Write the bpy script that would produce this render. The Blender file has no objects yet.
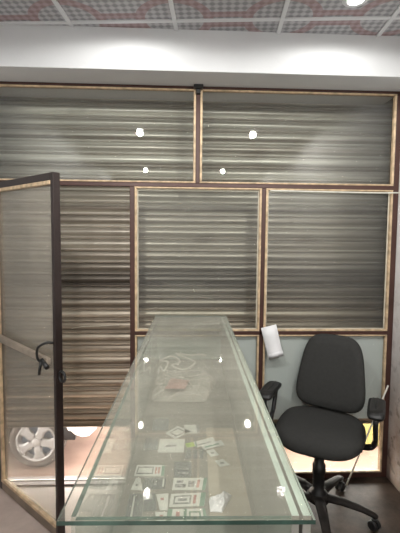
import bpy, bmesh, math, random
from mathutils import Vector, Matrix
random.seed(7)
S = bpy.context.scene
COL = S.collection
PI = math.pi

# ------------------------------------------------------------------ camera
cam_d = bpy.data.cameras.new('camera')
cam = bpy.data.objects.new('camera', cam_d); COL.objects.link(cam)
CY, CP, CR, CF = 0.0437906, 0.0699960, 0.0088705, 400.99       # yaw, pitch down, roll, focal length in px
fw = Vector((math.sin(CY)*math.cos(CP), math.cos(CY)*math.cos(CP), -math.sin(CP)))
r0 = Vector((math.cos(CY), -math.sin(CY), 0)); u0 = r0.cross(fw)
rt = math.cos(CR)*r0 + math.sin(CR)*u0; up = -math.sin(CR)*r0 + math.cos(CR)*u0
m = Matrix((rt, up, -fw)).transposed().to_4x4(); m.translation = Vector((0, 0, 1.45))
cam.matrix_world = m
cam_d.sensor_fit = 'HORIZONTAL'; cam_d.sensor_width = 36; cam_d.lens = 36*CF/400
cam_d.clip_start = 0.02
S.camera = cam

# ------------------------------------------------------------------ world, exposure
w = bpy.data.worlds.new('sky'); S.world = w; w.use_nodes = True
bg = w.node_tree.nodes['Background']; bg.inputs[0].default_value = (1.0, 0.93, 0.86, 1); bg.inputs[1].default_value = 20.0
w.cycles.sampling_method = 'NONE'       # overcast day: daylight only comes in under the shutter
S.view_settings.view_transform = 'Standard'; S.view_settings.look = 'None'
S.view_settings.gamma = 1; S.view_settings.use_curve_mapping = False
S.view_settings.exposure = 0.0
LAMP = 52.0      # watts of one ceiling downlight
S.cycles.max_bounces = 14; S.cycles.transparent_max_bounces = 24; S.cycles.glossy_bounces = 6
S.cycles.use_denoising = True; S.cycles.sample_clamp_indirect = 0
S.cycles.caustics_reflective = False; S.cycles.caustics_refractive = False

# ------------------------------------------------------------------ materials
def newmat(name):
    M = bpy.data.materials.new(name); M.use_nodes = True
    nt = M.node_tree; b = nt.nodes['Principled BSDF']
    return M, nt, b
def pm(name, col, rough=.5, metal=0., var=.12, scale=8., bump=0., bscale=None, spec=.5, stretch=(1, 1, 1), col2=None):
    M, nt, b = newmat(name); N = nt.nodes; L = nt.links
    b.inputs['Roughness'].default_value = rough; b.inputs['Metallic'].default_value = metal
    b.inputs['Specular IOR Level'].default_value = spec
    tc = N.new('ShaderNodeTexCoord'); mp = N.new('ShaderNodeMapping'); mp.inputs['Scale'].default_value = stretch
    L.new(tc.outputs['Object'], mp.inputs[0])
    no = N.new('ShaderNodeTexNoise'); no.inputs['Scale'].default_value = scale; no.inputs['Detail'].default_value = 4
    L.new(mp.outputs[0], no.inputs['Vector'])
    cr = N.new('ShaderNodeValToRGB')
    c2 = col2 or tuple(c*(1-var*1.6) for c in col)
    cr.color_ramp.elements[0].position = .3; cr.color_ramp.elements[1].position = .7
    cr.color_ramp.elements[0].color = (*c2, 1); cr.color_ramp.elements[1].color = (*[min(1, c*(1+(0 if col2 else var*.6))) for c in col], 1)
    L.new(no.outputs['Fac'], cr.inputs[0]); L.new(cr.outputs[0], b.inputs['Base Color'])
    if bump:
        n2 = N.new('ShaderNodeTexNoise'); n2.inputs['Scale'].default_value = bscale or scale*6; n2.inputs['Detail'].default_value = 3
        L.new(mp.outputs[0], n2.inputs['Vector'])
        bu = N.new('ShaderNodeBump'); bu.inputs['Strength'].default_value = bump; bu.inputs['Distance'].default_value = .004
        L.new(n2.outputs['Fac'], bu.inputs['Height']); L.new(bu.outputs[0], b.inputs['Normal'])
    return M
def math_node(nt, op, a, b=None, clamp=False):
    n = nt.nodes.new('ShaderNodeMath'); n.operation = op; n.use_clamp = clamp
    for i, v in enumerate((a, b)):
        if v is None: continue
        if isinstance(v, (int, float)): n.inputs[i].default_value = v
        else: nt.links.new(v, n.inputs[i])
    return n.outputs[0]
def glass_mat(name, tint, dust=0., dust_col=(.5, .5, .47), rough=0.0):
    """Thin clear sheet: transparent + mirror reflection by Schlick, with a film of dust."""
    M = bpy.data.materials.new(name); M.use_nodes = True; nt = M.node_tree; N = nt.nodes; L = nt.links
    N.clear(); out = N.new('ShaderNodeOutputMaterial')
    tr = N.new('ShaderNodeBsdfTransparent'); tr.inputs[0].default_value = (*tint, 1)
    gl = N.new('ShaderNodeBsdfGlossy'); gl.inputs['Roughness'].default_value = rough; gl.inputs[0].default_value = (1, 1, 1, 1)
    ge = N.new('ShaderNodeNewGeometry'); vm = N.new('ShaderNodeVectorMath'); vm.operation = 'DOT_PRODUCT'
    L.new(ge.outputs['Incoming'], vm.inputs[0]); L.new(ge.outputs['Normal'], vm.inputs[1])
    c = math_node(nt, 'ABSOLUTE', vm.outputs['Value']); c = math_node(nt, 'SUBTRACT', 1.0, c, True)
    c = math_node(nt, 'POWER', c, 5.0); c = math_node(nt, 'MULTIPLY', c, .96); c = math_node(nt, 'ADD', c, .04)
    mx = N.new('ShaderNodeMixShader'); L.new(c, mx.inputs[0]); L.new(tr.outputs[0], mx.inputs[1]); L.new(gl.outputs[0], mx.inputs[2])
    last = mx
    if dust:
        di = N.new('ShaderNodeBsdfDiffuse'); di.inputs[0].default_value = (*dust_col, 1)
        tc = N.new('ShaderNodeTexCoord'); no = N.new('ShaderNodeTexNoise'); no.inputs['Scale'].default_value = 2.5; no.inputs['Detail'].default_value = 5
        L.new(tc.outputs['Object'], no.inputs['Vector'])
        ca_ = math_node(nt, 'MAXIMUM', math_node(nt, 'ABSOLUTE', vm.outputs['Value']), .08)      # a film covers more when seen aslant
        f = math_node(nt, 'DIVIDE', math_node(nt, 'MULTIPLY', no.outputs['Fac'], dust*2), ca_, True)
        m2 = N.new('ShaderNodeMixShader'); L.new(f, m2.inputs[0]); L.new(mx.outputs[0], m2.inputs[1]); L.new(di.outputs[0], m2.inputs[2]); last = m2
    L.new(last.outputs[0], out.inputs[0])
    return M

M = {}
M['brown'] = pm('brown_aluminium', (.070, .030, .023), .38, .1, .15, 6)
M['darkbrown'] = pm('dark_brown_aluminium', (.030, .019, .017), .4, .3, .15, 6)
M['bead'] = pm('tan_wood_bead', (.62, .46, .29), .5, 0, .25, 30, stretch=(1, 1, 1))
M['cream'] = pm('cream_sealant', (.62, .57, .46), .6, 0, .15, 20)
M['glass'] = glass_mat('window_glass', (.95, .965, .955), .026, (.50, .48, .43))
M['doorglass'] = glass_mat('dusty_door_glass', (.93, .95, .94), .10, (.56, .50, .42))
M['topglass'] = glass_mat('counter_glass', (.957, .957, .935), .05, (.60, .59, .51))
M['sideglass'] = glass_mat('counter_side_glass', (.93, .965, .95), .015)
M['glassedge'] = pm('green_glass_edge', (.07, .13, .105), .15, 0, .35, 14, stretch=(1, 1, 1))
M['paleedge'] = pm('pale_ground_glass_edge', (.50, .60, .54), .3, 0, .12, 10)
M['white_paint'] = pm('white_wall_paint', (.64, .65, .655), .7, 0, .03, 3, bump=.15, bscale=60)
M['alu_brown'] = pm('greyish_brown_aluminium', (.25, .20, .16), .45, .3, .2, 14)
M['bar'] = pm('worn_brown_bar', (.36, .30, .24), .45, .2, .2, 14)
M['alu'] = pm('dull_aluminium', (.60, .53, .45), .45, .3, .12, 10)
M['steel'] = pm('threshold_steel', (.70, .66, .62), .4, .6, .1, 14)
M['black'] = pm('black_plastic', (.014, .014, .014), .42, 0, .2, 20)
M['dustyblack'] = pm('dusty_black_plastic', (.024, .020, .017), .75, 0, .3, 20, spec=.25)
M['fabric'] = pm('black_woven_fabric', (.043, .043, .041), .9, 0, .06, 60, bump=.5, bscale=420, spec=.2)
M['chrome'] = pm('worn_steel', (.45, .44, .42), .35, .9, .1, 10)
M['paper'] = pm('white_paper', (.82, .82, .83), .8, 0, .05, 12)
M['rubber'] = pm('dusty_tyre_rubber', (.05, .042, .038), .85, 0, .25, 12, col2=(.10, .081, .072))
M['alloy'] = pm('silver_alloy', (.36, .35, .355), .4, .2, .08, 8)
M['bluesteel'] = pm('bluish_steel', (.11, .16, .235), .6, 0, .2, 30)
M['carwhite'] = pm('white_car_paint', (.82, .80, .78), .25, 0, .02, 3)
M['carblack'] = pm('black_car_trim', (.02, .02, .02), .6, 0, .2, 8)
M['carglass'] = pm('dark_car_glass', (.03, .035, .04), .08, 0, .1, 2)
M['yellow'] = pm('yellow_kerb_paint', (.29, .245, .075), .7, 0, .15, 5)
M['cabinet'] = pm('grey_laminate', (.33, .325, .29), .5, 0, .08, 5)
M['shelf'] = pm('grey_shelf_board', (.27, .26, .225), .55, 0, .08, 4)
M['card_board'] = pm('beige_cardboard', (.43, .395, .315), .75, 0, .08, 7)

# roller shutter steel: galvanised with horizontal streaks of rust, soot and dust
def shutter_mat():
    M_, nt, b = newmat('weathered_shutter_steel'); N = nt.nodes; L = nt.links
    b.inputs['Roughness'].default_value = .36; b.inputs['Metallic'].default_value = .45
    tc = N.new('ShaderNodeTexCoord'); mp = N.new('ShaderNodeMapping'); mp.inputs['Scale'].default_value = (.04, .0, 8)
    L.new(tc.outputs['Object'], mp.inputs[0])
    n1 = N.new('ShaderNodeTexNoise'); n1.inputs['Scale'].default_value = 2.3; n1.inputs['Detail'].default_value = 3; n1.inputs['Roughness'].default_value = .6
    L.new(mp.outputs[0], n1.inputs['Vector'])
    cr = N.new('ShaderNodeValToRGB'); e = cr.color_ramp.elements
    e[0].position = .30; e[0].color = (.11, .085, .06, 1); e[1].position = .70; e[1].color = (.80, .765, .68, 1)
    x = e.new(.43); x.color = (.27, .24, .20, 1); x = e.new(.55); x.color = (.45, .425, .37, 1)
    L.new(n1.outputs['Fac'], cr.inputs[0])
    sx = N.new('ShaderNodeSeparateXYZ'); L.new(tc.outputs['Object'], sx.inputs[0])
    # brown tint that grows stronger towards the bottom
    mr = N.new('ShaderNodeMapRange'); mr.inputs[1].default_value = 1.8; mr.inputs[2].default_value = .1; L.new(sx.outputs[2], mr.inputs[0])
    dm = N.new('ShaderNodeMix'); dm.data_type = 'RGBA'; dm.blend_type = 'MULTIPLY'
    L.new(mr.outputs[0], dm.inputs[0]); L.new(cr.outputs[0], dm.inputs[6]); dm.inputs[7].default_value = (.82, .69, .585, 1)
    # soot band on a few laths
    d = math_node(nt, 'SUBTRACT', sx.outputs[2], .945); d = math_node(nt, 'ABSOLUTE', d)
    mr2 = N.new('ShaderNodeMapRange'); mr2.inputs[1].default_value = .19; mr2.inputs[2].default_value = .01; L.new(d, mr2.inputs[0])
    n3 = N.new('ShaderNodeTexNoise'); n3.inputs['Scale'].default_value = 3; L.new(mp.outputs[0], n3.inputs['Vector'])
    f = math_node(nt, 'MULTIPLY', mr2.outputs[0], math_node(nt, 'ADD', n3.outputs['Fac'], .3), True)
    m3 = N.new('ShaderNodeMix'); m3.data_type = 'RGBA'; L.new(f, m3.inputs[0]); L.new(dm.outputs[2], m3.inputs[6]); m3.inputs[7].default_value = (.05, .04, .033, 1)
    # smudges
    n4 = N.new('ShaderNodeTexNoise'); n4.inputs['Scale'].default_value = 4.5; n4.inputs['Detail'].default_value = 3
    mp4 = N.new('ShaderNodeMapping'); mp4.inputs['Scale'].default_value = (.7, 0, 1.6); L.new(tc.outputs['Object'], mp4.inputs[0]); L.new(mp4.outputs[0], n4.inputs['Vector'])
    mr4 = N.new('ShaderNodeMapRange'); mr4.inputs[1].default_value = .6; mr4.inputs[2].default_value = .8; mr4.inputs[4].default_value = .6; L.new(n4.outputs['Fac'], mr4.inputs[0])
    m5 = N.new('ShaderNodeMix'); m5.data_type = 'RGBA'; L.new(mr4.outputs[0], m5.inputs[0]); L.new(m3.outputs[2], m5.inputs[6]); m5.inputs[7].default_value = (.14, .11, .085, 1)
    L.new(m5.outputs[2], b.inputs['Base Color'])
    return M_
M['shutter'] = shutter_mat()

def floor_mat():
    M_, nt, b = newmat('worn_floor'); N = nt.nodes; L = nt.links; b.inputs['Specular IOR Level'].default_value = .25
    b.inputs['Roughness'].default_value = .45
    tc = N.new('ShaderNodeTexCoord'); sx = N.new('ShaderNodeSeparateXYZ'); L.new(tc.outputs['Object'], sx.inputs[0])
    n = N.new('ShaderNodeTexNoise'); n.inputs['Scale'].default_value = 5; n.inputs['Detail'].default_value = 8; n.inputs['Roughness'].default_value = .7; L.new(tc.outputs['Object'], n.inputs['Vector'])
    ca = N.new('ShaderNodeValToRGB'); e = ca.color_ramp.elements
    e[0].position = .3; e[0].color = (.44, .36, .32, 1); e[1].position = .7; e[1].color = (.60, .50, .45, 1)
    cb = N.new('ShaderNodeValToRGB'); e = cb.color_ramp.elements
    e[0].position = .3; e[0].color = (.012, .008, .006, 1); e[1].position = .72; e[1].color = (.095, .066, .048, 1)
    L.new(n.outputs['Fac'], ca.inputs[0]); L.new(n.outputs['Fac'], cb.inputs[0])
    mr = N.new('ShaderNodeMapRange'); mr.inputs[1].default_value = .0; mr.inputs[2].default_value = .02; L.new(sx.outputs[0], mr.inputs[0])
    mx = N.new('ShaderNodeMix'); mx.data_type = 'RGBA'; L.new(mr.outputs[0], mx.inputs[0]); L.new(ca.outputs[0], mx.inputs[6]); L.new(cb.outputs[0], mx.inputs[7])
    L.new(mx.outputs[2], b.inputs['Base Color'])
    bu = N.new('ShaderNodeBump'); bu.inputs['Strength'].default_value = .25; bu.inputs['Distance'].default_value = .01; L.new(n.outputs['Fac'], bu.inputs['Height']); L.new(bu.outputs[0], b.inputs['Normal'])
    return M_
M['floor'] = floor_mat()

def dirty_wall_mat():
    M_, nt, b = newmat('stained_white_wall'); N = nt.nodes; L = nt.links
    b.inputs['Roughness'].default_value = .75
    tc = N.new('ShaderNodeTexCoord'); sx = N.new('ShaderNodeSeparateXYZ'); L.new(tc.outputs['Object'], sx.inputs[0])
    n = N.new('ShaderNodeTexNoise'); n.inputs['Scale'].default_value = 6; n.inputs['Detail'].default_value = 8; n.inputs['Roughness'].default_value = .7; L.new(tc.outputs['Object'], n.inputs['Vector'])
    h = math_node(nt, 'ADD', sx.outputs[2], math_node(nt, 'MULTIPLY', n.outputs['Fac'], 1.0))
    mr = N.new('ShaderNodeMapRange'); mr.inputs[1].default_value = 1.75; mr.inputs[2].default_value = .55; L.new(h, mr.inputs[0])
    mx = N.new('ShaderNodeMix'); mx.data_type = 'RGBA'; L.new(mr.outputs[0], mx.inputs[0]); mx.inputs[6].default_value = (.86, .845, .83, 1); mx.inputs[7].default_value = (.27, .20, .16, 1)
    v = N.new('ShaderNodeTexNoise'); v.inputs['Scale'].default_value = 16; v.inputs['Detail'].default_value = 3; L.new(tc.outputs['Object'], v.inputs['Vector'])
    mr2 = N.new('ShaderNodeMapRange'); mr2.inputs[1].default_value = .55; mr2.inputs[2].default_value = .64; mr2.inputs[4].default_value = .7; L.new(v.outputs['Fac'], mr2.inputs[0])
    f = math_node(nt, 'MULTIPLY', mr2.outputs[0], mr.outputs[0], True)
    m2 = N.new('ShaderNodeMix'); m2.data_type = 'RGBA'; L.new(f, m2.inputs[0]); L.new(mx.outputs[2], m2.inputs[6]); m2.inputs[7].default_value = (.10, .07, .055, 1)
    L.new(m2.outputs[2], b.inputs['Base Color'])
    return M_
M['dirtywall'] = dirty_wall_mat()

TILE = .518; GA = math.radians(-5.0); GN = (-.045, 2.028)
def ceiling_mat():
    """Embossed grey tiles with a red-brown printed band: object space is aligned with the tile grid."""
    M_, nt, b = newmat('embossed_ceiling_tile'); N = nt.nodes; L = nt.links
    b.inputs['Roughness'].default_value = .6
    tc = N.new('ShaderNodeTexCoord'); sx = N.new('ShaderNodeSeparateXYZ'); L.new(tc.outputs['Object'], sx.inputs[0])
    def cell(o):    # distance from the nearest tile edge, 0..0.5 in tile units
        a = math_node(nt, 'DIVIDE', o, TILE); a = math_node(nt, 'FRACT', a)
        return math_node(nt, 'MINIMUM', a, math_node(nt, 'SUBTRACT', 1.0, a))
    ax, ay = cell(sx.outputs[0]), cell(sx.outputs[1])
    mn = math_node(nt, 'MINIMUM', ax, ay)
    rc = math_node(nt, 'SQRT', math_node(nt, 'ADD', math_node(nt, 'MULTIPLY', ax, ax), math_node(nt, 'MULTIPLY', ay, ay)))
    def band(v, c, hw):
        d = math_node(nt, 'ABSOLUTE', math_node(nt, 'SUBTRACT', v, c)); return math_node(nt, 'LESS_THAN', d, hw)
    straight = math_node(nt, 'MULTIPLY', band(mn, .085, .045), math_node(nt, 'GREATER_THAN', rc, .30))
    arc = band(rc, .32, .045)
    red = math_node(nt, 'MAXIMUM', straight, arc)
    # woven diamond emboss
    u = math_node(nt, 'ADD', sx.outputs[0], sx.outputs[1]); v = math_node(nt, 'SUBTRACT', sx.outputs[0], sx.outputs[1])
    su = math_node(nt, 'SINE', math_node(nt, 'MULTIPLY', u, 85.0)); sv = math_node(nt, 'SINE', math_node(nt, 'MULTIPLY', v, 85.0))
    wv = math_node(nt, 'MULTIPLY', su, sv)
    wv = math_node(nt, 'ADD', math_node(nt, 'MULTIPLY', wv, .5), .5)
    cr = N.new('ShaderNodeValToRGB'); e = cr.color_ramp.elements
    e[0].position = .25; e[0].color = (.24, .24, .25, 1); e[1].position = .75; e[1].color = (.45, .45, .465, 1); L.new(wv, cr.inputs[0])
    mx = N.new('ShaderNodeMix'); mx.data_type = 'RGBA'; L.new(math_node(nt, 'MULTIPLY', red, .5), mx.inputs[0]); L.new(cr.outputs[0], mx.inputs[6]); mx.inputs[7].default_value = (.30, .13, .125, 1)
    L.new(mx.outputs[2], b.inputs['Base Color'])
    bu = N.new('ShaderNodeBump'); bu.inputs['Strength'].default_value = .5; bu.inputs['Distance'].default_value = .004; L.new(wv, bu.inputs['Height']); L.new(bu.outputs[0], b.inputs['Normal'])
    return M_
M['ceiling'] = ceiling_mat()
M['road'] = pm('pink_packed_earth', (.215, .142, .112), .95, 0, .1, 2.5, bump=.6, bscale=16, col2=(.14, .088, .068))

def film_mat():
    M_ = bpy.data.materials.new('frosted_film'); M_.use_nodes = True; nt = M_.node_tree; N = nt.nodes; L = nt.links; N.clear()
    out = N.new('ShaderNodeOutputMaterial'); di = N.new('ShaderNodeBsdfDiffuse'); tl = N.new('ShaderNodeBsdfTranslucent')
    tc = N.new('ShaderNodeTexCoord'); no = N.new('ShaderNodeTexNoise'); no.inputs['Scale'].default_value = 3; L.new(tc.outputs['Object'], no.inputs['Vector'])
    cr = N.new('ShaderNodeValToRGB'); cr.color_ramp.elements[0].color = (.78, .82, .81, 1); cr.color_ramp.elements[1].color = (.86, .89, .88, 1); L.new(no.outputs['Fac'], cr.inputs[0])
    L.new(cr.outputs[0], di.inputs[0]); tl.inputs[0].default_value = (.6, .6, .58, 1)
    mx = N.new('ShaderNodeMixShader'); mx.inputs[0].default_value = .2; L.new(di.outputs[0], mx.inputs[1]); L.new(tl.outputs[0], mx.inputs[2])
    L.new(mx.outputs[0], out.inputs[0]); return M_
M['film'] = film_mat()
def emis_mat(name, col, s):
    M_, nt, b = newmat(name); b.inputs['Base Color'].default_value = (.9, .9, .9, 1)
    b.inputs['Emission Color'].default_value = (*col, 1); b.inputs['Emission Strength'].default_value = s; return M_
M['lamp'] = emis_mat('lamp_diffuser', (1.0, .985, .955), 25.0); M['lamp'].cycles.emission_sampling = 'NONE'
M['plastic_bag'] = glass_mat('cloudy_plastic', (.86, .86, .83), .22, (.62, .60, .54), .25)
M['sleeve'] = glass_mat('clear_plastic_sleeve', (.88, .90, .89), .10, (.45, .48, .48), .1)
M['print_red'] = pm('faded_red_print', (.50, .29, .26), .7, 0, .3, 60)
M['print_grey'] = pm('grey_print', (.36, .36, .34), .7, 0, .4, 90)
M['print_green'] = pm('green_print', (.22, .33, .25), .6, 0, .2, 30)
M['print_lime'] = pm('lime_print', (.36, .52, .12), .6, 0, .2, 30)
M['card_white'] = pm('card_white', (.62, .63, .57), .6, 0, .08, 30)
M['string'] = pm('white_string', (.75, .74, .66), .8, 0, .1, 30)
M['wood'] = pm('brown_stick_wood', (.30, .25, .19), .6, 0, .2, 20)
M['red_tint'] = pm('pinkish_paper', (.55, .36, .32), .8, 0, .2, 14)

# ------------------------------------------------------------------ mesh helpers
def bx(bm, a, b, mi=0):
    x0, y0, z0 = a; x1, y1, z1 = b
    vs = [bm.verts.new(p) for p in ((x0, y0, z0), (x1, y0, z0), (x1, y1, z0), (x0, y1, z0), (x0, y0, z1), (x1, y0, z1), (x1, y1, z1), (x0, y1, z1))]
    fs = []
    for f in ((3, 2, 1, 0), (4, 5, 6, 7), (0, 1, 5, 4), (1, 2, 6, 5), (2, 3, 7, 6), (3, 0, 4, 7)):
        q = bm.faces.new([vs[i] for i in f]); q.material_index = mi; fs.append(q)
    return fs                                   # bottom, top, -y, +x, +y, -x
def loft(bm, rings, closed=True, mi=0, cap=True, smooth=True):
    vr = [[bm.verts.new(p) for p in r] for r in rings]
    n = len(vr[0])
    for i in range(len(vr)-1):
        for k in range(n if closed else n-1):
            f = bm.faces.new((vr[i][k], vr[i][(k+1) % n], vr[i+1][(k+1) % n], vr[i+1][k])); f.material_index = mi; f.smooth = smooth
    if cap and closed:
        f = bm.faces.new(list(reversed(vr[0]))); f.material_index = mi
        f = bm.faces.new(vr[-1]); f.material_index = mi
    return vr
def tube(bm, path, r, n=10, mi=0, ry=None, upv=(0, 0, 1)):
    path = [Vector(p) for p in path]; rings = []
    for i, p in enumerate(path):
        t = (path[min(i+1, len(path)-1)] - path[max(i-1, 0)]).normalized()
        a = t.cross(Vector(upv))
        if a.length < 1e-3: a = t.cross(Vector((1, 0, 0)))
        a.normalize(); b = a.cross(t).normalized()
        ra = r[i] if isinstance(r, (list, tuple)) else r
        rb = ra if ry is None else (ry[i] if isinstance(ry, (list, tuple)) else ry)
        rings.append([p + a*ra*math.cos(2*PI*k/n) + b*rb*math.sin(2*PI*k/n) for k in range(n)])
    return loft(bm, rings, mi=mi)
def lathe(bm, prof, c=(0, 0, 0), axis='z', n=24, mi=0, caps=True):
    rings = []
    for (r, h) in prof:
        ring = []
        for k in range(n):
            a = 2*PI*k/n
            if axis == 'z': p = (c[0]+r*math.cos(a), c[1]+r*math.sin(a), c[2]+h)
            elif axis == 'y': p = (c[0]+r*math.cos(a), c[1]+h, c[2]+r*math.sin(a))
            else: p = (c[0]+h, c[1]+r*math.cos(a), c[2]+r*math.sin(a))
            ring.append(p)
        rings.append(ring)
    return loft(bm, rings, mi=mi, cap=caps)
def smooth_path(pts, n=6):
    pts = [Vector(p) for p in pts]; out = []
    for i in range(len(pts)-1):
        p0, p1, p2, p3 = pts[max(i-1, 0)], pts[i], pts[i+1], pts[min(i+2, len(pts)-1)]
        for k in range(n):
            t = k/n
            out.append(.5*((2*p1)+(p2-p0)*t+(2*p0-5*p1+4*p2-p3)*t*t+(3*p1-p0-3*p2+p3)*t**3))
    out.append(pts[-1]); return out
def obj(name, bm, mats, parent=None, bevel=0, loc=None, rz=0, segs=2, label=None):
    bmesh.ops.recalc_face_normals(bm, faces=bm.faces[:])
    me = bpy.data.meshes.new(name); bm.to_mesh(me); bm.free()
    for q in (mats if isinstance(mats, (list, tuple)) else [mats]): me.materials.append(M[q])
    o = bpy.data.objects.new(name, me); COL.objects.link(o)
    if parent: o.parent = parent
    if loc: o.location = loc
    if rz: o.rotation_euler.z = rz
    if bevel:
        b = o.modifiers.new('edge', 'BEVEL'); b.width = bevel; b.segments = segs; b.limit_method = 'ANGLE'
    if label: o['label'] = label
    return o
def tag(o, label, cat, group=None, kind=None):
    o['label'] = label; o['category'] = cat
    if group: o['group'] = group
    if kind: o['kind'] = kind
    return o
def struct(o, label=None, cat=None):
    o['kind'] = 'structure'
    if label: o['label'] = label
    if cat: o['category'] = cat
    return o
def empty(name, loc=(0, 0, 0), rz=0):
    o = bpy.data.objects.new(name, None); COL.objects.link(o); o.location = loc; o.rotation_euler.z = rz; o.empty_display_size = .1
    return o
def copy_tree(o, parent=None):
    c = o.copy(); COL.objects.link(c)
    if parent: c.parent = parent
    for ch in o.children: copy_tree(ch, c)
    return c
def boxobj(name, a, b, mat, parent=None, bevel=0):
    bm = bmesh.new(); bx(bm, a, b); return obj(name, bm, mat, parent, bevel)

# ------------------------------------------------------------------ the shell
FY = 2.311                                      # inside face of the shopfront frame
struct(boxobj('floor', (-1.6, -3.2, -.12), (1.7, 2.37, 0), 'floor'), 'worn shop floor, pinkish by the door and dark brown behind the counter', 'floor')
struct(boxobj('wall_right', (1.258, -3.2, 0), (1.62, 2.37, 2.9), 'dirtywall'), 'white side wall with brown stains low down beside the chair', 'wall')
struct(boxobj('wall_left', (-1.5, -3.2, 0), (-1.135, 2.37, 2.9), 'white_paint'), 'white side wall behind the open glass door', 'wall')
struct(boxobj('wall_back', (-1.135, -3.3, 0), (1.258, -3.15, 2.9), 'white_paint'), 'back wall of the shop', 'wall')
struct(boxobj('beam', (-1.135, 2.112, 2.30), (1.258, 2.7, 2.80), 'white_paint', bevel=.004), 'deep white painted beam above the shopfront', 'beam')
# ceiling in the grid's own frame
bm = bmesh.new(); bx(bm, (-4, -8, 0), (4, 1.2, .02))
c = obj('ceiling', bm, 'ceiling', None, 0, (GN[0], GN[1], 2.505), GA); struct(c, 'suspended ceiling of embossed grey tiles with red-brown bands', 'ceiling')
bm = bmesh.new()
for i in range(-4, 5): bx(bm, (i*TILE-.010, -7, -.006), (i*TILE+.010, 1, .002))
for j in range(-12, 2): bx(bm, (-3, j*TILE-.010, -.0055), (3, j*TILE+.010, .002))
g = obj('trim_1', bm, 'white_paint', None, 0, (GN[0], GN[1], 2.503), GA); struct(g, 'white grid bars of the suspended ceiling', 'ceiling grid')

# ------------------------------------------------------------------ shopfront frame: posts and transoms
ZT, ZM, ZL = 2.285, 1.752, .897                 # top bar, middle transom, low transom
XA, XB, XC, XD, XH = .083, -.288, .466, 1.234, -1.075
FB = FY + .05
def member(n, a, b, label):
    return struct(boxobj('trim_%d' % n, a, b, 'brown', None, .003), label, 'frame')
member(2, (-1.135, FY, ZT), (1.258, FB, ZT+.03), 'brown top bar of the shopfront under the beam')
member(3, (-1.135, FY-.001, ZM-.012), (1.258, FB, ZM+.012), 'brown middle transom running the width of the shopfront')
member(4, (XB+.014, FY, ZL-.011), (XD-.010, FB, ZL+.011), 'brown low transom under the two middle panes')
pA = member(5, (XA-.012, FY, ZM+.012), (XA+.012, FB, ZT), 'brown post between the two upper panes')
bm = bmesh.new(); bx(bm, (XA-.026, FY-.035, ZT-.004), (XA+.026, FY+.002, ZT+.016)); bx(bm, (XA-.012, FY-.02, ZT-.03), (XA+.012, FY+.002, ZT-.004))
obj('bracket', bm, 'black', pA, .003, label='black bracket')
member(6, (XB-.014, FY, 0), (XB+.014, FB, ZM-.012), 'brown door post left of the counter')
member(7, (XC-.012, FY, 0), (XC+.012, FB, ZM-.012), 'brown post between the two middle panes')
member(8, (XD-.010, FY, 0), (XD+.024, FB, ZT), 'brown end post against the stained side wall')
member(9, (-1.135, FY, 0), (XH, FB, ZM-.012), 'brown hinge post of the open glass door')
member(10, (XB+.014, FY, 0), (XC-.012, FB, .032), 'brown bottom sill behind the counter')
member(11, (XC+.012, FY, 0), (XD-.010, FB, .032), 'brown bottom sill behind the chair')
bm = bmesh.new(); bx(bm, (XH, FY-.03, 0), (XB-.014, FB+.005, .008))
struct(obj('trim_12', bm, 'brown', None, .002), 'brown threshold plate at the open doorway', 'threshold')
bm = bmesh.new(); bx(bm, (XH, FY+.010, .008), (XB-.014, FY+.020, .012))
struct(obj('trim_13', bm, 'steel', None, .002), 'bright metal rail on the doorway threshold', 'threshold')

def bead_frame(bm, x0, x1, z0, z1, wd, y0, y1, sides='tblr', wh=None):
    wh = wh or wd
    if 'b' in sides: bx(bm, (x0, y0, z0), (x1, y1, z0+wh))
    if 't' in sides: bx(bm, (x0, y0, z1-wh), (x1, y1, z1))
    if 'l' in sides: bx(bm, (x0, y0, z0+wh*.98), (x0+wd, y1, z1-wh*.98))
    if 'r' in sides: bx(bm, (x1-wd, y0, z0+wh*.98), (x1, y1, z1-wh*.98))
def window(n, x0, x1, z0, z1, label, wd=.018, film=None, cream=True):
    r = empty('window_%d' % n, ((x0+x1)/2, FY+.02, z0)); struct(r, label, 'window')
    ox, oy, oz = r.location
    bm = bmesh.new(); bead_frame(bm, x0-ox, x1-ox, 0, z1-z0, wd, -.024, .0, wh=.009); obj('glazing_bead', bm, 'bead', r, .003, label='tan glazing bead')
    if cream:
        bm = bmesh.new(); bead_frame(bm, x0-ox+wd*.9, x1-ox-wd*.9, .008, z1-z0-.008, .008, -.008, -.001); obj('sealant', bm, 'cream', r, .002, label='cream sealant line')
    bm = bmesh.new(); bx(bm, (x0-ox+.004, 0, .004), (x1-ox-.004, .005, z1-z0-.004)); obj('glass_pane', bm, 'glass', r)
    if film:
        bm = bmesh.new(); bx(bm, (x0-ox+.004, .0055, film-z0), (x1-ox-.004, .0065, z1-z0-.004)); obj('frosted_film', bm, 'film', r, label='grey frosted film on the inside of the pane')
    return r
window(1, -1.135, XA-.012, ZM+.012, ZT, 'wide upper left pane over the doorway', .013, cream=False)
window(2, XA+.012, XD-.010, ZM+.012, ZT, 'wide upper right pane', .013, cream=False)
window(3, XB+.014, XC-.012, ZL+.011, ZM-.012, 'middle pane behind the far end of the counter', .013)
window(4, XC+.012, XD-.010, ZL+.011, ZM-.012, 'middle pane above the office chair', .013)
window(5, XB+.014, XC-.012, .032, ZL-.011, 'low frosted pane behind the counter', .012, .36, cream=False)
window(6, XC+.012, XD-.010, .032, ZL-.011, 'low frosted pane behind the office chair', .012, .36, cream=False)

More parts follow.
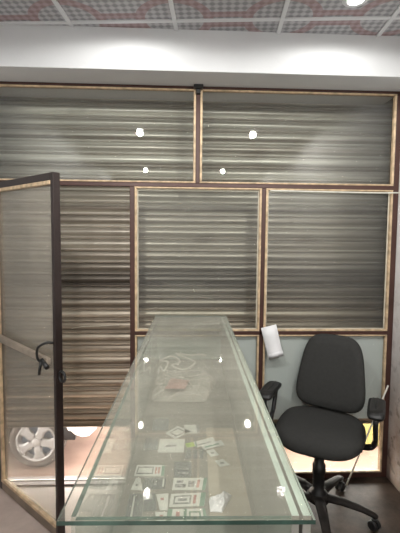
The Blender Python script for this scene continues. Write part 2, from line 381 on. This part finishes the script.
# open door leaf: hinge at the doorway's left end, swung into the shop
LEAF = .640
ang = math.atan2(-.44, .485)
d1 = empty('door_1', (XH+.03, FY-.02, .004), ang); struct(d1, 'glass door in a brown frame standing open into the shop', 'door')
W = .043; ZTOP = 1.738
bm = bmesh.new(); bx(bm, (0, -.018, 0), (W, .018, ZTOP)); obj('stile', bm, 'darkbrown', d1, .003)
bm = bmesh.new(); bx(bm, (LEAF-W*.55, -.018, 0), (LEAF, .018, ZTOP)); obj('stile', bm, 'darkbrown', d1, .003)
bm = bmesh.new(); bx(bm, (W, -.018, ZTOP-.035), (LEAF-W*.55, .018, ZTOP)); obj('top_rail', bm, 'darkbrown', d1, .003)
bm = bmesh.new(); bx(bm, (W, -.018, 0), (LEAF-W*.55, .018, .05)); obj('bottom_rail', bm, 'alu_brown', d1, .003, label='greyish brown bottom rail')
bm = bmesh.new(); bead_frame(bm, W, LEAF-W*.55, .05, ZTOP-.035, .018, -.022, -.004, 'tbl'); obj('glazing_bead', bm, 'bead', d1, .003, label='tan glazing bead')
bm = bmesh.new(); bx(bm, (W+.004, -.002, .054), (LEAF-W*.55-.004, .003, ZTOP-.039)); obj('glass_pane', bm, 'doorglass', d1)
bm = bmesh.new(); loft(bm, [[(q, y, z) for y, z in ((-.042, zc-h), (-.022, zc-h), (-.022, zc+h), (-.042, zc+h))] for q, zc, h in ((.01, .898, .019), (LEAF-.035, .868, .015))], smooth=False); obj('push_bar', bm, 'bar', d1, .004, label='dull metal push bar')
bm = bmesh.new(); tube(bm, smooth_path([(LEAF-.02, -.02, .955), (LEAF-.03, -.05, .96), (LEAF-.075, -.065, .93), (LEAF-.09, -.06, .88), (LEAF-.085, -.045, .855)]), .006, 8)
tube(bm, [(LEAF-.075, -.045, .87), (LEAF-.02, -.05, .845)], .011, 8); tube(bm, [(LEAF-.075, -.05, .865), (LEAF-.085, -.055, .80)], .007, 8)
obj('handle', bm, 'black', d1, label='black door handle and latch')
bm = bmesh.new(); n = 20
for_path = [(LEAF+.022+.024*math.cos(2*PI*k/n), 0, .80+.024*math.sin(2*PI*k/n)) for k in range(n+1)]
tube(bm, for_path, .0065, 8, upv=(0, 1, 0)); obj('pull_ring', bm, 'black', d1, label='black pull ring')
bm = bmesh.new(); lathe(bm, [(.008, 0), (.009, .02), (.009, .10), (.008, .12)], (0, -.0, .3), n=10); lathe(bm, [(.008, 0), (.009, .02), (.009, .10), (.008, .12)], (0, 0, 1.4), n=10)
obj('hinge', bm, 'darkbrown', d1)

# ------------------------------------------------------------------ outside: roller shutter, plinth, ground, kerb, car
SY = 2.56; P = .075; SX0, SX1 = -1.385, 1.505
sh = empty('roller_shutter', (0, SY, .233)); tag(sh, 'weathered ribbed steel roller shutter pulled almost down outside the glass', 'shutter')
bm = bmesh.new(); prof = []
nl = 28
for i in range(nl):
    for k in range(24):
        s = k/24
        if s < .66: dy = -.012*math.sin(PI*s/.66)
        elif s < .70: dy = .007
        elif s < .93: dy = -.016*math.sqrt(max(0, math.sin(PI*(s-.70)/.23)))
        else: dy = .007
        prof.append((dy, .028 + (i+s)*P))
rings = []
for x in [SX0, -.9, -.45, 0, .45, .9, SX1]:
    rings.append([(x, dy, z) for dy, z in prof] + [(x, .016, z) for dy, z in reversed(prof)])
loft(bm, rings, smooth=True)
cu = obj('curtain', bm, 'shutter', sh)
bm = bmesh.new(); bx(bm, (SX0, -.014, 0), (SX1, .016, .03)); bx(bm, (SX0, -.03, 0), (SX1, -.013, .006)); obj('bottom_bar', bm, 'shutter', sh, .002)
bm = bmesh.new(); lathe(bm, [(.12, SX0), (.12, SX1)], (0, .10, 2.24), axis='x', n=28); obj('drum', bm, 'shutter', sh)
bm = bmesh.new(); tube(bm, smooth_path([(-.70, -.0165, .64), (-.62, -.0165, .652), (-.52, -.0165, .655), (-.40, -.0165, .662)]), .0022, 6)
obj('scratch', bm, 'cream', sh, label='pale chalk scratch across a lath')
for x, n_ in ((SX0, 14), (SX1, 15)):
    s_ = 1 if x > 0 else -1
    bm = bmesh.new(); bx(bm, (min(x-.04*s_, x+.02*s_), SY-.045, -.58), (max(x-.04*s_, x+.02*s_), SY-.03, 2.4)); bx(bm, (min(x-.04*s_, x+.02*s_), SY+.03, -.58), (max(x-.04*s_, x+.02*s_), SY+.045, 2.4)); bx(bm, (min(x, x+.02*s_), SY-.03, -.58), (max(x, x+.02*s_), SY+.03, 2.4))
    struct(obj('trim_%d' % n_, bm, 'darkbrown'), 'steel guide channel of the roller shutter', 'shutter guide')
struct(boxobj('pillar', (SX1+.02, 2.37, -.58), (SX1+.6, 2.75, 2.9), 'white_paint'), 'outer pillar of the shop', 'pillar')
struct(boxobj('pillar', (SX0-.6, 2.37, -.58), (SX0-.02, 2.75, 2.9), 'white_paint'), 'outer pillar of the shop', 'pillar')
struct(boxobj('lintel', (SX0-.6, 2.701, 2.28), (SX1+.6, 2.95, 3.0), 'white_paint'), 'outer lintel over the roller shutter', 'lintel')
struct(boxobj('plinth', (-1.6, -3.2, -.70), (1.7, 2.36, -.121), 'white_paint'), 'raised plinth under the shop', 'plinth')
bm = bmesh.new(); bx(bm, (-14, 2.362, -.70), (14, 18, -.58)); struct(obj('ground', bm, 'road'), 'pink earth road outside the shop', 'ground')
k_ = boxobj('kerb', (.42, 3.74, -.58), (3.4, 3.98, -.2), 'yellow', None, .015); struct(k_, 'yellow painted kerb outside behind the chair', 'kerb')

car = empty('car', (-1.27, 3.44, -.58)); tag(car, 'white car parked outside, only its front wheel and bumper showing under the shutter', 'car')
# local: x forward, wheel centre at x=0, near side y=0, road z=0
prof = [(.305, .34), (.34, .305), (.40, .285), (.46, .292), (.52, .35), (.57, .46), (.575, .62), (.54, .74), (.35, .80), (-.05, .86), (-.55, 1.30), (-.95, 1.42), (-2.2, 1.44), (-2.75, 1.36), (-2.95, .95), (-3.0, .5), (-2.92, .30), (-2.66, .27)]
def arch(cx, r, a0=-14, a1=194, n=14): return [(cx+r*math.cos(math.radians(a0+(a1-a0)*k/n)), .24+r*math.sin(math.radians(a0+(a1-a0)*k/n))) for k in range(n+1)]
low = list(reversed(arch(-2.35, .30)))+[(-2.04, .22), (-.31, .22)]+list(reversed(arch(0, .30, 20)))
bottom = []
outline = prof + low
bm = bmesh.new(); CW = 1.46
rings = []
for y, s in ((0, 1), (CW, 1)):
    rings.append([(x, y, z) for x, z in outline])
loft(bm, rings, smooth=False)
obj('body', bm, 'carwhite', car, .03, segs=3)
bm = bmesh.new(); bx(bm, (-2.62, .16, .20), (.28, CW-.16, .30)); bx(bm, (.20, .03, .245), (.33, CW-.03, .52)); obj('underbody', bm, 'carblack', car)
bm = bmesh.new()
for y in (-.004, CW+.001):
    bm = bmesh.new()
    loft(bm, [[(-.20, y, .90), (-.62, y, 1.26), (-1.25, y, 1.32), (-1.25, y, .90)], [(-.20, y+.003, .90), (-.62, y+.003, 1.26), (-1.25, y+.003, 1.32), (-1.25, y+.003, .90)]], smooth=False)
    obj('side_window', bm, 'carglass', car); bm = bmesh.new()
    loft(bm, [[(-1.33, y, .90), (-1.33, y, 1.32), (-2.2, y, 1.33), (-2.5, y, .98)], [(-1.33, y+.003, .90), (-1.33, y+.003, 1.32), (-2.2, y+.003, 1.33), (-2.5, y+.003, .98)]], smooth=False)
    obj('side_window', bm, 'carglass', car)
for y in (.08, CW-.34):
    bm = bmesh.new(); bx(bm, (.52, y, .60), (.582, y+.26, .72)); obj('headlamp', bm, 'chrome', car, .01)
def wheel(cx, y, side):
    wr = bpy.data.objects.new('wheel', None); COL.objects.link(wr); wr.parent = car; wr.location = (cx, y, .24)
    if side < 0: wr.rotation_euler.z = PI
    bm = bmesh.new()
    lathe(bm, [(.172, .012), (.185, .002), (.205, -.004), (.222, .006), (.235, .022), (.240, .05), (.240, .12), (.232, .150), (.20, .165), (.17, .155)], axis='y', n=48, caps=False)
    obj('tyre', bm, 'rubber', wr)
    bm = bmesh.new()
    lathe(bm, [(.174, .004), (.168, -.002), (.158, .004), (.150, .05), (.150, .15)], axis='y', n=48, caps=False)
    for k in range(5):                        # five broad spokes
        a = 2*PI*k/5 + PI/2 + .80
        def pt(r, t, y): return (r*math.cos(a)-t*math.sin(a), y, r*math.sin(a)+t*math.cos(a))
        rr = [(.0, .040, .018), (.06, .036, .006), (.105, .034, .006), (.135, .050, .008), (.160, .085, .010)]
        rings = []
        for r, hw, y in rr: rings.append([pt(r, -hw, y+.004), pt(r, -hw*.6, y-.004), pt(r, hw*.6, y-.004), pt(r, hw, y+.004), pt(r, hw*.9, y+.03), pt(r, -hw*.9, y+.03)])
        loft(bm, rings, smooth=False)
    lathe(bm, [(.0001, -.006), (.028, -.006), (.034, .002), (.040, .02)], axis='y', n=20, caps=False)
    obj('alloy_rim', bm, 'alloy', wr, label='silver five-spoke rim')
    for k in range(5):
        a = 2*PI*(k+.5)/5 + PI/2 + .80; bm = bmesh.new(); lathe(bm, [(.0075, 0), (.0075, .02)], (.056*math.cos(a), -.002, .056*math.sin(a)), axis='y', n=8); obj('wheel_nut', bm, 'carblack', wr)
    bm = bmesh.new(); lathe(bm, [(.148, .06), (.148, .08)], axis='y', n=28); obj('brake_disc', bm, 'bluesteel', wr)
wheel(0, 0, 1); wheel(-2.35, 0, 1); wheel(0, CW, -1); wheel(-2.35, CW, -1)

# ------------------------------------------------------------------ ceiling downlights
def downlight(power=1.0):
    r = empty('ceiling_downlight'); 
    bm = bmesh.new(); lathe(bm, [(.0325, .001), (.036, -.006), (.052, -.005), (.056, 0), (.0325, .0)], n=32, caps=False); obj('trim_ring', bm, 'white_paint', r)
    bm = bmesh.new(); lathe(bm, [(.032, .002), (.032, -.003), (.026, -.006)], n=32); obj('diffuser', bm, 'lamp', r, label='glowing white diffuser')
    ld = bpy.data.lights.new('bulb', 'SPOT'); ld.energy = LAMP*power; ld.color = (1.0, .985, .955); ld.shadow_soft_size = .03; ld.spot_size = PI; ld.spot_blend = .22
    lo = bpy.data.objects.new('bulb', ld); COL.objects.link(lo); lo.parent = r; lo.location = (0, 0, -.037)
    return r
dl = downlight(.12); dl2 = downlight()
for j, (y, xl, xr) in enumerate(((1.80, -.25, .75), (.70, -.416, .677), (-1.45, -.56, .60))):
    for x in (xl, xr):
        o = (dl if j == 0 else dl2) if x < 0 and j < 2 else copy_tree(dl if j == 0 else dl2)
        o.location = (x, y, 2.497)
        side = 'over the open door side' if x < 0 else 'over the office chair side'
        if j == 0: tag(o, 'round white downlight in the ceiling next to the beam, ' + side, 'ceiling light', 'ceiling downlights')
        else: tag(o, 'round white downlight in row %s back from the beam, %s' % (['', 'two', 'three', 'four'][j], side), 'ceiling light', 'ceiling downlights')

# ------------------------------------------------------------------ glass display counter
CZ = 1.015
ca = math.atan2(-(.049-.009), 1.65)
ct = empty('display_counter', (.029, 1.415, 0), ca); tag(ct, 'long narrow glass-topped display counter running back to the shopfront', 'counter')
HW, HL = .20, .825
def glass_top(bm, a, b, edge):
    fs = bx(bm, a, b, 0)
    for i in (2, 3, 4, 5): fs[i].material_index = edge
bm = bmesh.new(); fs = bx(bm, (-HW, -HL, CZ-.007), (HW, HL, CZ))
fs[2].material_index = 1; fs[4].material_index = 1; fs[3].material_index = 2; fs[5].material_index = 1
obj('glass_top', bm, ['topglass', 'glassedge', 'paleedge'], ct, label='clear green-edged glass top')
SZ = .765
def pane(name, a, b, topmat):
    bm = bmesh.new(); fs = bx(bm, a, b); fs[1].material_index = 1; obj(name, bm, ['sideglass', topmat], ct)
pane('side_pane', (-HW+.016, -HL+.02, SZ), (-HW+.024, HL-.01, CZ-.0072), 'glassedge')
for q0, q1 in ((.032, .020), (.014, .001)):
    bm = bmesh.new(); fs = bx(bm, (HW-q0, -HL+.02, SZ), (HW-q1, HL-.01, CZ-.0072)); fs[1].material_index = 1; obj('sliding_door', bm, ['cabinet', 'paleedge'], ct, label='opaque grey sliding door with pale top edge')
pane('end_pane', (-HW+.025, -HL+.012, SZ), (HW-.034, -HL+.02, CZ-.0072), 'glassedge')
pane('end_pane', (-HW+.025, HL-.018, SZ), (HW-.034, HL-.010, CZ-.0072), 'glassedge')
bm = bmesh.new(); bx(bm, (-HW+.016, -HL+.012, SZ-.018), (HW-.001, HL-.008, SZ-.0002)); obj('shelf_board', bm, 'shelf', ct, label='grey board on which the cards lie')
bm = bmesh.new(); bx(bm, (-HW+.02, -HL+.016, .06), (HW-.004, HL-.012, SZ-.0182)); bx(bm, (-HW+.03, -HL+.03, 0), (HW-.03, HL-.03, .06)); obj('base_cabinet', bm, 'cabinet', ct, .003)

# ------------------------------------------------------------------ things inside the counter (world positions on the shelf)
def flat(name, quad, z, h, mats, cells=None, n=(1, 1), curl=0):
    """A flat sheet over a quad (near-left, near-right, far-right, far-left); cells = [(u0,u1,v0,v1,slot)] printed areas."""
    us = sorted({0., 1.} | {c[0] for c in cells or []} | {c[1] for c in cells or []} | ({i/n[0] for i in range(n[0]+1)} if n[0] > 1 else set()))
    vs = sorted({0., 1.} | {c[2] for c in cells or []} | {c[3] for c in cells or []} | ({i/n[1] for i in range(n[1]+1)} if n[1] > 1 else set()))
    cx = sum(q[0] for q in quad)/4; cy = sum(q[1] for q in quad)/4
    Q = [Vector((q[0]-cx, q[1]-cy, 0)) for q in quad]
    def pt(u, v, zz):
        p = (Q[0]*(1-u)+Q[1]*u)*(1-v)+(Q[3]*(1-u)+Q[2]*u)*v
        return (p.x, p.y, zz + (curl*(abs(math.sin(5*u+3*v))*math.cos(4*v-2*u))**2 if curl else 0))
    bm = bmesh.new()
    G = [[bm.verts.new(pt(u, v, h)) for u in us] for v in vs]; B = [[bm.verts.new(pt(u, v, 0)) for u in us] for v in vs]
    for j in range(len(vs)-1):
        for i in range(len(us)-1):
            um, vm_ = (us[i]+us[i+1])/2, (vs[j]+vs[j+1])/2; mi = 0
            for c in cells or []:
                if c[0] < um < c[1] and c[2] < vm_ < c[3]: mi = c[4]
            bm.faces.new((G[j][i], G[j][i+1], G[j+1][i+1], G[j+1][i])).material_index = mi
            bm.faces.new((B[j][i], B[j+1][i], B[j+1][i+1], B[j][i+1]))
    nu, nv = len(us), len(vs)
    for i in range(nu-1):
        bm.faces.new((B[0][i], B[0][i+1], G[0][i+1], G[0][i])); bm.faces.new((G[-1][i], G[-1][i+1], B[-1][i+1], B[-1][i]))
    for j in range(nv-1):
        bm.faces.new((G[j][0], G[j+1][0], B[j+1][0], B[j][0])); bm.faces.new((B[j][-1], B[j+1][-1], G[j+1][-1], G[j][-1]))
    return obj(name, bm, mats, None, 0, (cx, cy, z))
CARD = ['card_white', 'print_red', 'print_grey', 'print_green', 'print_lime']; SLV = ['sleeve', 'card_white', 'print_grey']
tag(flat('lining_sheet', [(0.07, 0.92), (0.175, 0.915), (0.185, 1.401), (0.089, 1.405)], 0.7652, 0.0012, ['card_board'], None), 'beige cardboard sheet lining the counter shelf under the loose slips', 'cardboard sheet')
tag(flat('printed_card', [(-0.136, 1.115), (-0.05, 1.112), (-0.049, 1.168), (-0.133, 1.171)], 0.7652, 0.002, CARD, [(.05,.62,.15,.85,2),(.10,.57,.28,.72,0),(.68,.74,.2,.8,1),(.78,.84,.2,.8,1),(.9,1,0,1,3)]), 'white printed card with a green end, behind the dark clear packet', 'card', 'printed cards in the counter')
tag(flat('printed_card', [(-0.025, 1.047), (0.065, 1.044), (0.074, 1.099), (-0.021, 1.102)], 0.7652, 0.002, CARD, [(.06,.40,.2,.5,2),(.1,.3,.58,.8,2),(.46,.64,.25,.75,2),(.72,.80,.2,.85,1),(.90,1,0,1,3)]), 'white printed card in front of a clear packet, farthest of the column of three', 'card', 'printed cards in the counter')
tag(flat('printed_card', [(-0.031, 0.978), (0.059, 0.979), (0.067, 1.034), (-0.027, 1.03)], 0.7652, 0.002, CARD, [(.10,.60,.18,.84,2),(.15,.55,.3,.74,0),(.22,.48,.42,.62,2),(.66,.74,.2,.84,1),(.86,1,0,1,3)]), 'white printed card with a framed box, middle one of the column of three', 'card', 'printed cards in the counter')
tag(flat('printed_card', [(-0.038, 0.921), (0.065, 0.919), (0.061, 0.97), (-0.032, 0.97)], 0.7652, 0.002, CARD, [(0,.12,0,1,3),(.22,.32,.2,.8,1),(.42,.50,0,1,3),(.56,.86,.25,.8,3),(.60,.82,.36,.7,0),(.92,1,0,1,3)]), 'printed card with green bars at the counter front edge, lowest of the column', 'card', 'printed cards in the counter')
tag(flat('paper_tag', [(-0.137, 1.055), (-0.104, 1.049), (-0.116, 1.104), (-0.129, 1.105)], 0.7652, 0.0012, CARD, [(.3,.6,.3,.5,2)]), 'small white triangular paper tag below the printed card on the left', 'tag', 'paper tags in the counter')
tag(flat('paper_tag', [(-0.053, 0.967), (-0.034, 0.967), (-0.034, 1.034), (-0.067, 1.031)], 0.7652, 0.0012, CARD, [(.3,.6,.6,.75,1)]), 'white tapered paper tag with red print left of the framed printed card', 'tag', 'paper tags in the counter')
tag(flat('paper_tag', [(-0.058, 0.925), (-0.034, 0.924), (-0.035, 0.961), (-0.065, 0.962)], 0.7652, 0.0012, CARD, [(.35,.65,.55,.7,1)]), 'square white paper tag with red print nearest the counter front edge', 'tag', 'paper tags in the counter')
tag(flat('plastic_packet', [(-0.107, 1.054), (-0.044, 1.056), (-0.043, 1.102), (-0.106, 1.104)], 0.7652, 0.003, SLV, [(.86,.93,.1,.9,1),(.35,.42,.2,.8,2),(.5,.6,.3,.7,2)]), 'dark clear packet between the two columns of cards, white strip at its end', 'packet', 'clear packets in the counter')
tag(flat('plastic_packet', [(-0.095, 0.965), (-0.061, 0.968), (-0.07, 1.035), (-0.097, 1.032)], 0.7652, 0.003, SLV, [(.5,.7,.7,.85,1)]), 'clear packet left of the tapered paper tag', 'packet', 'clear packets in the counter')
tag(flat('plastic_packet', [(-0.137, 0.924), (-0.096, 0.922), (-0.099, 1.032), (-0.137, 1.033)], 0.7652, 0.003, SLV, [(.3,.42,.1,.9,1)]), 'long clear packet at the left front corner of the shelf', 'packet', 'clear packets in the counter')
tag(flat('plastic_packet', [(-0.021, 1.106), (0.032, 1.105), (0.034, 1.182), (-0.022, 1.184)], 0.7652, 0.003, SLV, [(.2,.8,.15,.3,2),(.2,.8,.45,.55,2)]), 'clear packet behind the topmost card of the column of three', 'packet', 'clear packets in the counter')
tag(flat('plastic_packet', [(0.011, 1.205), (0.067, 1.204), (0.073, 1.254), (0.018, 1.256)], 0.7652, 0.003, SLV, None), 'greyish clear packet just in front of the fanned tickets', 'packet', 'clear packets in the counter')
tag(flat('envelope', [(-0.075, 1.24), (0.007, 1.238), (0.012, 1.324), (-0.073, 1.326)], 0.7652, 0.002, ['card_white','print_red','print_grey'], [(.25,.7,.4,.55,2)]), 'pale grey envelope lying flat beside the fanned tickets', 'envelope', 'pale envelopes in the counter')
tag(flat('envelope', [(-0.124, 1.256), (-0.079, 1.261), (-0.077, 1.333), (-0.121, 1.334)], 0.7652, 0.0015, ['sleeve'], None), 'dull grey envelope half hidden at the left of the pale envelope', 'envelope', 'pale envelopes in the counter')
tag(flat('envelope', [(-0.105, 1.391), (-0.048, 1.39), (-0.048, 1.481), (-0.105, 1.483)], 0.7652, 0.0015, ['sleeve'], None), 'faint grey envelope lying behind the tilted paper card', 'envelope', 'pale envelopes in the counter')
tag(flat('paper_card', [(-0.022, 1.325), (0.034, 1.377), (-0.013, 1.42), (-0.056, 1.368)], 0.7652, 0.002, CARD, [(.15,.85,.15,.85,2),(.25,.75,.25,.75,0)]), 'tilted grey-white paper card turned diamond-wise behind the pale envelope', 'card', 'loose cards behind the envelope')
tag(flat('paper_card', [(0.012, 1.363), (0.065, 1.365), (0.064, 1.429), (0.009, 1.427)], 0.7652, 0.002, CARD, [(.8,1,0,1,2)]), 'grey-edged paper card standing square beside the tilted one, farther right', 'card', 'loose cards behind the envelope')
tag(flat('ticket', [(0.018, 1.268), (0.078, 1.289), (0.073, 1.319), (0.012, 1.294)], 0.7652, 0.0012, CARD, [(0,.45,0,1,4),(.6,.9,.3,.6,2)]), 'lime-green ended ticket at the left of the fan', 'ticket', 'fanned tickets')
tag(flat('ticket', [(0.048, 1.264), (0.115, 1.292), (0.108, 1.332), (0.045, 1.3)], 0.7685, 0.0012, CARD, [(.1,.8,.2,.4,2),(0,.06,0,1,3)]), 'middle ticket of the fan with green edge', 'ticket', 'fanned tickets')
tag(flat('ticket', [(0.073, 1.245), (0.142, 1.275), (0.133, 1.305), (0.064, 1.271)], 0.77, 0.0012, CARD, [(.1,.8,.3,.6,3)]), 'longest ticket of the fan reaching over the beige sheet', 'ticket', 'fanned tickets')
tag(flat('paper_slip', [(0.093, 1.209), (0.119, 1.22), (0.104, 1.256), (0.079, 1.245)], 0.7667, 0.001, CARD, [(.3,.7,.3,.6,2)]), 'small white slip just in front of the fanned tickets on the beige sheet', 'slip', 'slips on the beige sheet')
tag(flat('paper_slip', [(0.116, 1.153), (0.147, 1.163), (0.129, 1.196), (0.103, 1.186)], 0.7667, 0.001, CARD, [(.3,.7,.3,.6,2)]), 'small white slip on the beige sheet farther from the fanned tickets', 'slip', 'slips on the beige sheet')
# cloudy plastic bag, white string, crumpled paper
def lump(name, quad_pts, z, hgt, mat, seed):
    rnd = random.Random(seed); cx = sum(p[0] for p in quad_pts)/len(quad_pts); cy = sum(p[1] for p in quad_pts)/len(quad_pts)
    bm = bmesh.new(); rings = []; n = len(quad_pts)
    outer = []
    for i in range(n):
        for k in range(4):
            a, b = quad_pts[i], quad_pts[(i+1) % n]; t = k/4
            outer.append((a[0]+(b[0]-a[0])*t-cx, a[1]+(b[1]-a[1])*t-cy))
    rings.append([(x*.97, y*.97, 0) for x, y in outer])
    for f, h in ((1.0, .18), (.85, .55), (.62, .85), (.38, .8), (.16, 1.0)):
        rings.append([(x*f*(1+rnd.uniform(-.05, .05)), y*f*(1+rnd.uniform(-.05, .05)), hgt*h*rnd.uniform(.45, 1.15)) for x, y in outer])
    loft(bm, rings, smooth=False); return obj(name, bm, mat, None, 0, (cx, cy, z))
bag = lump('plastic_bag', [(-.125, 1.645), (.10, 1.632), (.163, 1.852), (.119, 2.025), (-.115, 2.029), (-.122, 1.832)], .7655, .03, 'plastic_bag', 3)
tag(bag, 'crumpled cloudy plastic bag at the far end of the counter shelf', 'bag')
pp = lump('pink_paper', [(-.075, 1.70), (.015, 1.70), (.035, 1.80), (-.05, 1.83)], .798, .010, 'red_tint', 5); tag(pp, 'pinkish paper scrap lying on the plastic bag', 'paper scrap')
cp = lump('crumpled_paper', [(.072, .956), (.102, .952), (.135, 1.017), (.118, 1.03), (.073, 1.002)], .7667, .016, 'paper', 8); tag(cp, 'crumpled white paper on the beige sheet near the counter front', 'paper')
SP = [(-.115, 1.898), (-.108, 1.969), (-.088, 1.925), (-.072, 2.044), (-.116, 2.093), (-.054, 2.143), (-.01, 2.075), (-.05, 1.982), (.011, 1.951), (.068, 2.026), (.022, 2.142), (-.033, 2.19), (.046, 2.195), (.1, 2.176), (.132, 2.19)]
bm = bmesh.new(); tube(bm, smooth_path([(x, y, .010*(i % 2)) for i, (x, y) in enumerate(SP)], 6), .0045, 6)
st = obj('string', bm, 'string', None, 0, (0, 0, .800)); tag(st, 'tangled white string lying over the plastic bag at the far end', 'string')
# ------------------------------------------------------------------ office chair
CH = (.725, 2.005)
chA = math.radians(-28)
ch = empty('office_chair', (CH[0], CH[1], 0), chA); tag(ch, 'black fabric swivel office chair with armrests beside the counter', 'chair')
# local: front is -y, sitter faces -y
def superring(a, b, z, n=40, e=3.0, yo=0, dz=None):
    out = []
    for k in range(n):
        t = 2*PI*k/n; c_, s_ = math.cos(t), math.sin(t)
        x = a*abs(c_)**(2/e)*(1 if c_ >= 0 else -1); y = b*abs(s_)**(2/e)*(1 if s_ >= 0 else -1)
        out.append((x, y+yo, z+(dz(x, y) if dz else 0)))
    return out
sag = lambda x, y: (-.9*(max(0, -y-.10))**2*2.2 - .10*x*x)
bm = bmesh.new()
loft(bm, [superring(.16, .15, .415), superring(.195, .19, .424, dz=sag), superring(.215, .210, .436, dz=sag), superring(.222, .216, .455, dz=sag), superring(.218, .212, .478, dz=sag), superring(.205, .198, .494, dz=sag), superring(.17, .165, .502, dz=sag), superring(.10, .10, .502, dz=sag), superring(.02, .02, .500, dz=sag)])
obj('seat', bm, 'fabric', ch, label='black padded seat')
# backrest: curved padded slab, wider at its lower middle
bm = bmesh.new(); rings = []
def backring(s, yo):
    out = []
    for k in range(48):
        t = 2*PI*k/48; c_, s_ = math.cos(t), math.sin(t)
        vx = abs(c_)**(2/4.0)*(1 if c_ >= 0 else -1); vz = abs(s_)**(2/4.0)*(1 if s_ >= 0 else -1)
        hw = .192 - .026*(vz+.5)
        x = vx*hw*s; z = .707 + vz*.200*s
        y = .190 + yo + .26*(z-.6) - .5*x*x
        out.append((x, y, z))
    return out
loft(bm, [backring(.25, -.034), backring(.72, -.033), backring(.90, -.028), backring(.98, -.014), backring(1.0, .0), backring(.97, .018), backring(.85, .028), backring(.3, .03)])
obj('backrest', bm, 'fabric', ch, rz=math.radians(-6), label='black padded backrest')
bm = bmesh.new(); tube(bm, smooth_path([(0, .06, .400), (0, .20, .395), (0, .212, .43), (0, .232, .52), (0, .258, .66)]), .032, 10, ry=.010, upv=(1, 0, 0)); obj('back_support', bm, 'black', ch)
bm = bmesh.new(); bx(bm, (-.09, -.10, .385), (.09, .12, .416)); bx(bm, (-.21, -.035, .398), (.21, .035, .414)); obj('seat_mechanism', bm, 'black', ch, .004)
for s in (-1, 1):
    X = .265*s
    bm = bmesh.new(); tube(bm, smooth_path([(X*.70, .02, .405), (X*.92, .01, .415), (X, -.02, .47), (X, -.085, .56), (X, -.13, .625), (X, -.10, .655), (X, 0, .662), (X, .085, .655), (X, .10, .62), (X, .055, .52), (X, .01, .44), (X*.92, .0, .415)], 5), .017, 10, ry=.012, upv=(1, 0, 0))
    bmesh.ops.translate(bm, verts=[v for v in bm.verts if v.co.z > .5], vec=(0, 0, -.025)); ar = obj('armrest', bm, 'black', ch)
    bm = bmesh.new(); loft(bm, [superring(.032, .10, .626, 24, 5, -.02), superring(.040, .125, .632, 24, 5, -.02, lambda x, y: -.25*y*y*3), superring(.040, .125, .646, 24, 5, -.02, lambda x, y: -.25*y*y*3), superring(.030, .10, .654, 24, 5, -.02, lambda x, y: -.25*y*y*3)])
    for v in bm.verts: v.co.x += X
    obj('arm_pad', bm, 'black', ar, label='black arm pad')
bm = bmesh.new(); lathe(bm, [(.045, .07), (.046, .12), (.030, .135), (.029, .22), (.034, .225), (.034, .27), (.026, .275), (.026, .33), (.018, .333), (.018, .386)], n=24); obj('gas_lift', bm, 'black', ch)
bm = bmesh.new(); lathe(bm, [(.035, .068), (.055, .075), (.058, .105), (.045, .12)], n=24); obj('hub', bm, 'dustyblack', ch)
for k in range(5):
    a = math.radians(0 + 72*k); dx, dy = math.cos(a), math.sin(a)
    bm = bmesh.new(); tube(bm, [(.03*dx, .03*dy, .098), (.12*dx, .12*dy, .100), (.22*dx, .22*dy, .088), (.275*dx, .275*dy, .074), (.290*dx, .290*dy, .068)], [.030, .027, .022, .020, .012], 10, ry=[.018, .017, .013, .011, .008]); 
    lg = obj('leg', bm, 'dustyblack', ch)
    bm = bmesh.new(); cx, cy = .275*dx, .275*dy
    b_ = a + .6*(k % 3) + 1.0
    for s in (-1, 1):
        ox, oy = cx + s*.014*math.cos(b_), cy + s*.014*math.sin(b_)
        rr = []
        for h, r in ((-.009, .020), (-.006, .025), (.006, .025), (.009, .020)):
            px_, py_ = ox+h*math.cos(b_), oy+h*math.sin(b_)
            rr.append([(px_ - math.sin(b_)*r*math.cos(2*PI*q/18), py_ + math.cos(b_)*r*math.cos(2*PI*q/18), .025+r*math.sin(2*PI*q/18)) for q in range(18)])
        loft(bm, rr)
    lathe(bm, [(.006, .025), (.006, .07)], (cx, cy, 0), n=8); lathe(bm, [(.016, .045), (.014, .058)], (cx, cy, 0), n=12)
    obj('caster', bm, 'black', lg)

# ------------------------------------------------------------------ paper, rod, wire
bm = bmesh.new(); rows = [(.0, 0), (.055, -.006), (.11, -.012), (.15, -.020), (.176, -.024), (.180, -.034), (.15, -.036)]
rings = []
for i, (d, y) in enumerate(rows):
    sh_ = .030*d/.18
    rings.append([(-.045+sh_+.001*i, y, -d-.0), (.0+sh_, y-.006, -d+.010), (.045+sh_, y-.002, -d+.018)])
loft(bm, rings, closed=False, smooth=True)
pn = obj('paper_notice', bm, 'paper', None, 0, (.506, FY-.012, .932)); so_ = pn.modifiers.new('thick', 'SOLIDIFY'); so_.thickness = .0012
pn.rotation_euler.y = -.06
tag(pn, 'folded white paper hanging from the low transom left of the chair', 'paper')
bm = bmesh.new(); tube(bm, [(0, 0, 0), (.238, .02, .595)], [.0045, .0045], 8)
tag(obj('rod', bm, 'string', None, 0, (.972, 2.228, .004)), 'thin straight metal rod leaning on the end post behind the chair', 'rod')
bm = bmesh.new(); tube(bm, smooth_path([(.50, FY-.006, 1.727), (.8, FY-.008, 1.724), (1.10, FY-.006, 1.722), (1.20, FY-.02, 1.722), (1.254, FY-.10, 1.715)]), .004, 6)
tag(obj('wire', bm, 'string'), 'thin white wire along the middle transom ending at the side wall', 'wire')
